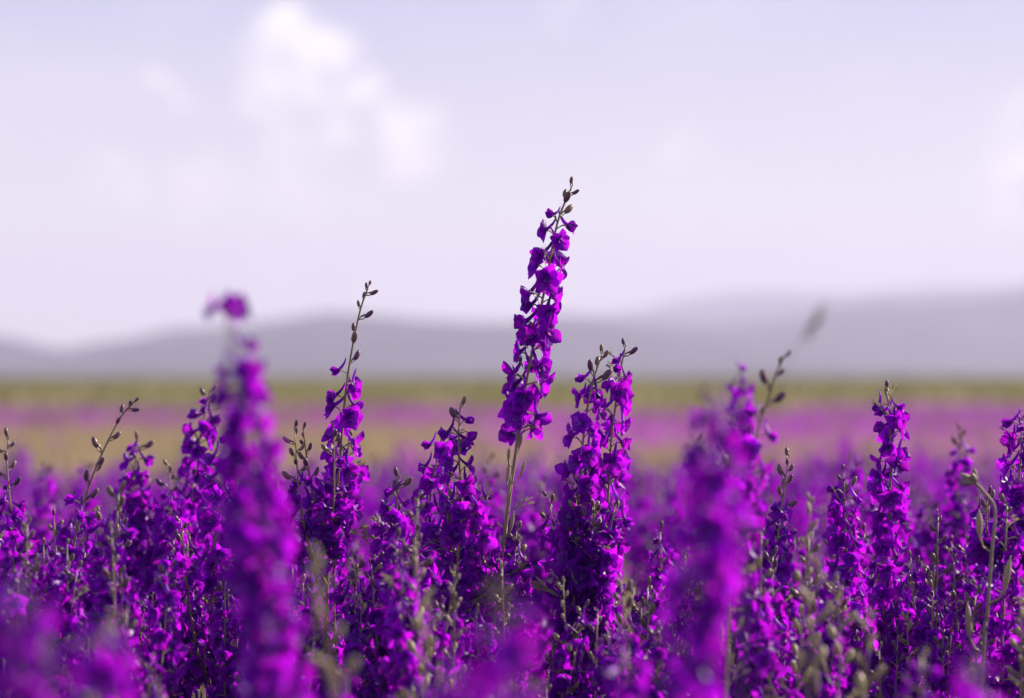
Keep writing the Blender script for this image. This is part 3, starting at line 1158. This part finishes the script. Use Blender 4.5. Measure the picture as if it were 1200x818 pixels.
def strip_spots(n, y0, y1, seed, prob, margin=6.0):
    rr = random.Random(seed)
    out = []
    while len(out) < n:
        y = math.sqrt(rr.uniform(y0 * y0, y1 * y1))
        x = rr.uniform(-1, 1) * (HALF * y * 1.15 + margin)
        if rr.random() < prob(x, y):
            out.append((x, y, ground_z(x, y), rr.uniform(0.75, 1.2)))
    return out


def nz2(x, y, sc, s):
    return mnoise.noise(Vector((x / sc, y / sc, s)))


blades('dry_grass', 'pale dry grass between the flower bed and the far purple strip', 'grass',
       strip_spots(15000, 13.8, 80, 1, lambda x, y: 1.0), 6, 0.20, 0.022, [STRAW, GRASS], 0.10, 0.12, seed=2)
blades('scattered_larkspurs', 'thin scatter of purple flowers through the dry grass', 'flowers',
       strip_spots(3000, 15, 66, 2, lambda x, y: 0.5 + 0.5 * math.tanh(5 * (nz2(x, y, 7.0, 3.0) - 0.22 + 0.22 * x / max(4, y * 0.18)))), 6, 0.28, 0.022, [PETAL, STRAW], 0.12, 0.35, seed=3)
blades('far_flower_strip', 'far strip of purple flowers across the field before the green crop', 'flowers',
       strip_spots(15000, 54, 90, 4, lambda x, y: max(0.0, min(1.0, 0.62 + 2.2 * nz2(x, y * 0.6, 9.0, 8.0) - abs(y - 71) / 16 * 0.6))), 6, 0.28, 0.04, [PETAL, STEM], 0.10, 0.60, tip_w=0.4, seed=5)
blades('green_crop', 'olive green crop spreading from the far purple strip to the hills', 'crop',
       strip_spots(26000, 78, 900, 6, lambda x, y: 1.0, 30.0), 5, 0.38, 0.30, [GRASS, STRAW], 0.5, 0.18, tip_w=0.35, seed=7)
blades('far_scrub', 'low olive scrub line at the far edge of the crop under the hills', 'shrubs',
       strip_spots(6000, 320, 760, 9, lambda x, y: max(0.05, 0.6 + 1.2 * nz2(x, y, 40.0, 2.0)), 60.0), 5, 1.15, 0.7, [GRASS], 0.8, tip_w=0.3, seed=11)


def far_shrub(label, px, d, h, wd, seed):
    """one shrub on the far edge of the crop: trunk, crown of leaf clumps"""
    rr = random.Random(seed)
    x = (px - 600) / F_PX * d
    base = Vector((x, d, ground_z(x, d)))
    root = link('far_shrub', None, None, tra(base))
    tag(root, label, 'shrub')
    tb = MB()
    for k in range(4):
        a = k * 1.6
        tb.tube([(0, 0, -0.05), (0.1 * math.cos(a), 0.1 * math.sin(a), h * 0.3), (0.3 * wd * math.cos(a), 0.3 * wd * math.sin(a), h * 0.75)], [0.06, 0.045, 0.015], 5)
    part('trunk', tb.mesh('trunk', [DRY]), root)
    cb_ = MB()
    for k in range(700):
        v = Vector((rr.gauss(0, 1), rr.gauss(0, 1), rr.gauss(0, 1))).normalized() * rr.random() ** 0.4
        lump = 1 + 0.3 * mnoise.noise(v * 2.3 + Vector((seed, 0, 0)))
        c = Vector((v.x * wd * 0.5 * lump, v.y * wd * 0.5 * lump, h * 0.55 + v.z * h * 0.45 * lump))
        M = tra(c) @ Matrix.Rotation(rr.uniform(0, 6.28), 4, 'Z') @ Matrix.Rotation(rr.uniform(0, 3.1), 4, 'X')
        cb_.add([(-0.05, 0, 0), (0.0, 0.02, -0.09), (0.05, 0, 0), (0, -0.02, 0.1)], [(0, 1, 2, 3)], 0, M)
    part('crown', cb_.mesh('crown', [GRASS], False), root)


far_shrub('broad low olive shrub breaking the crop line under the hills near the single-flower spike', 166, 360.0, 2.1, 6.0, 3)
far_shrub('small olive shrub on the crop line under the rising hills', 905, 420.0, 1.9, 4.0, 8)
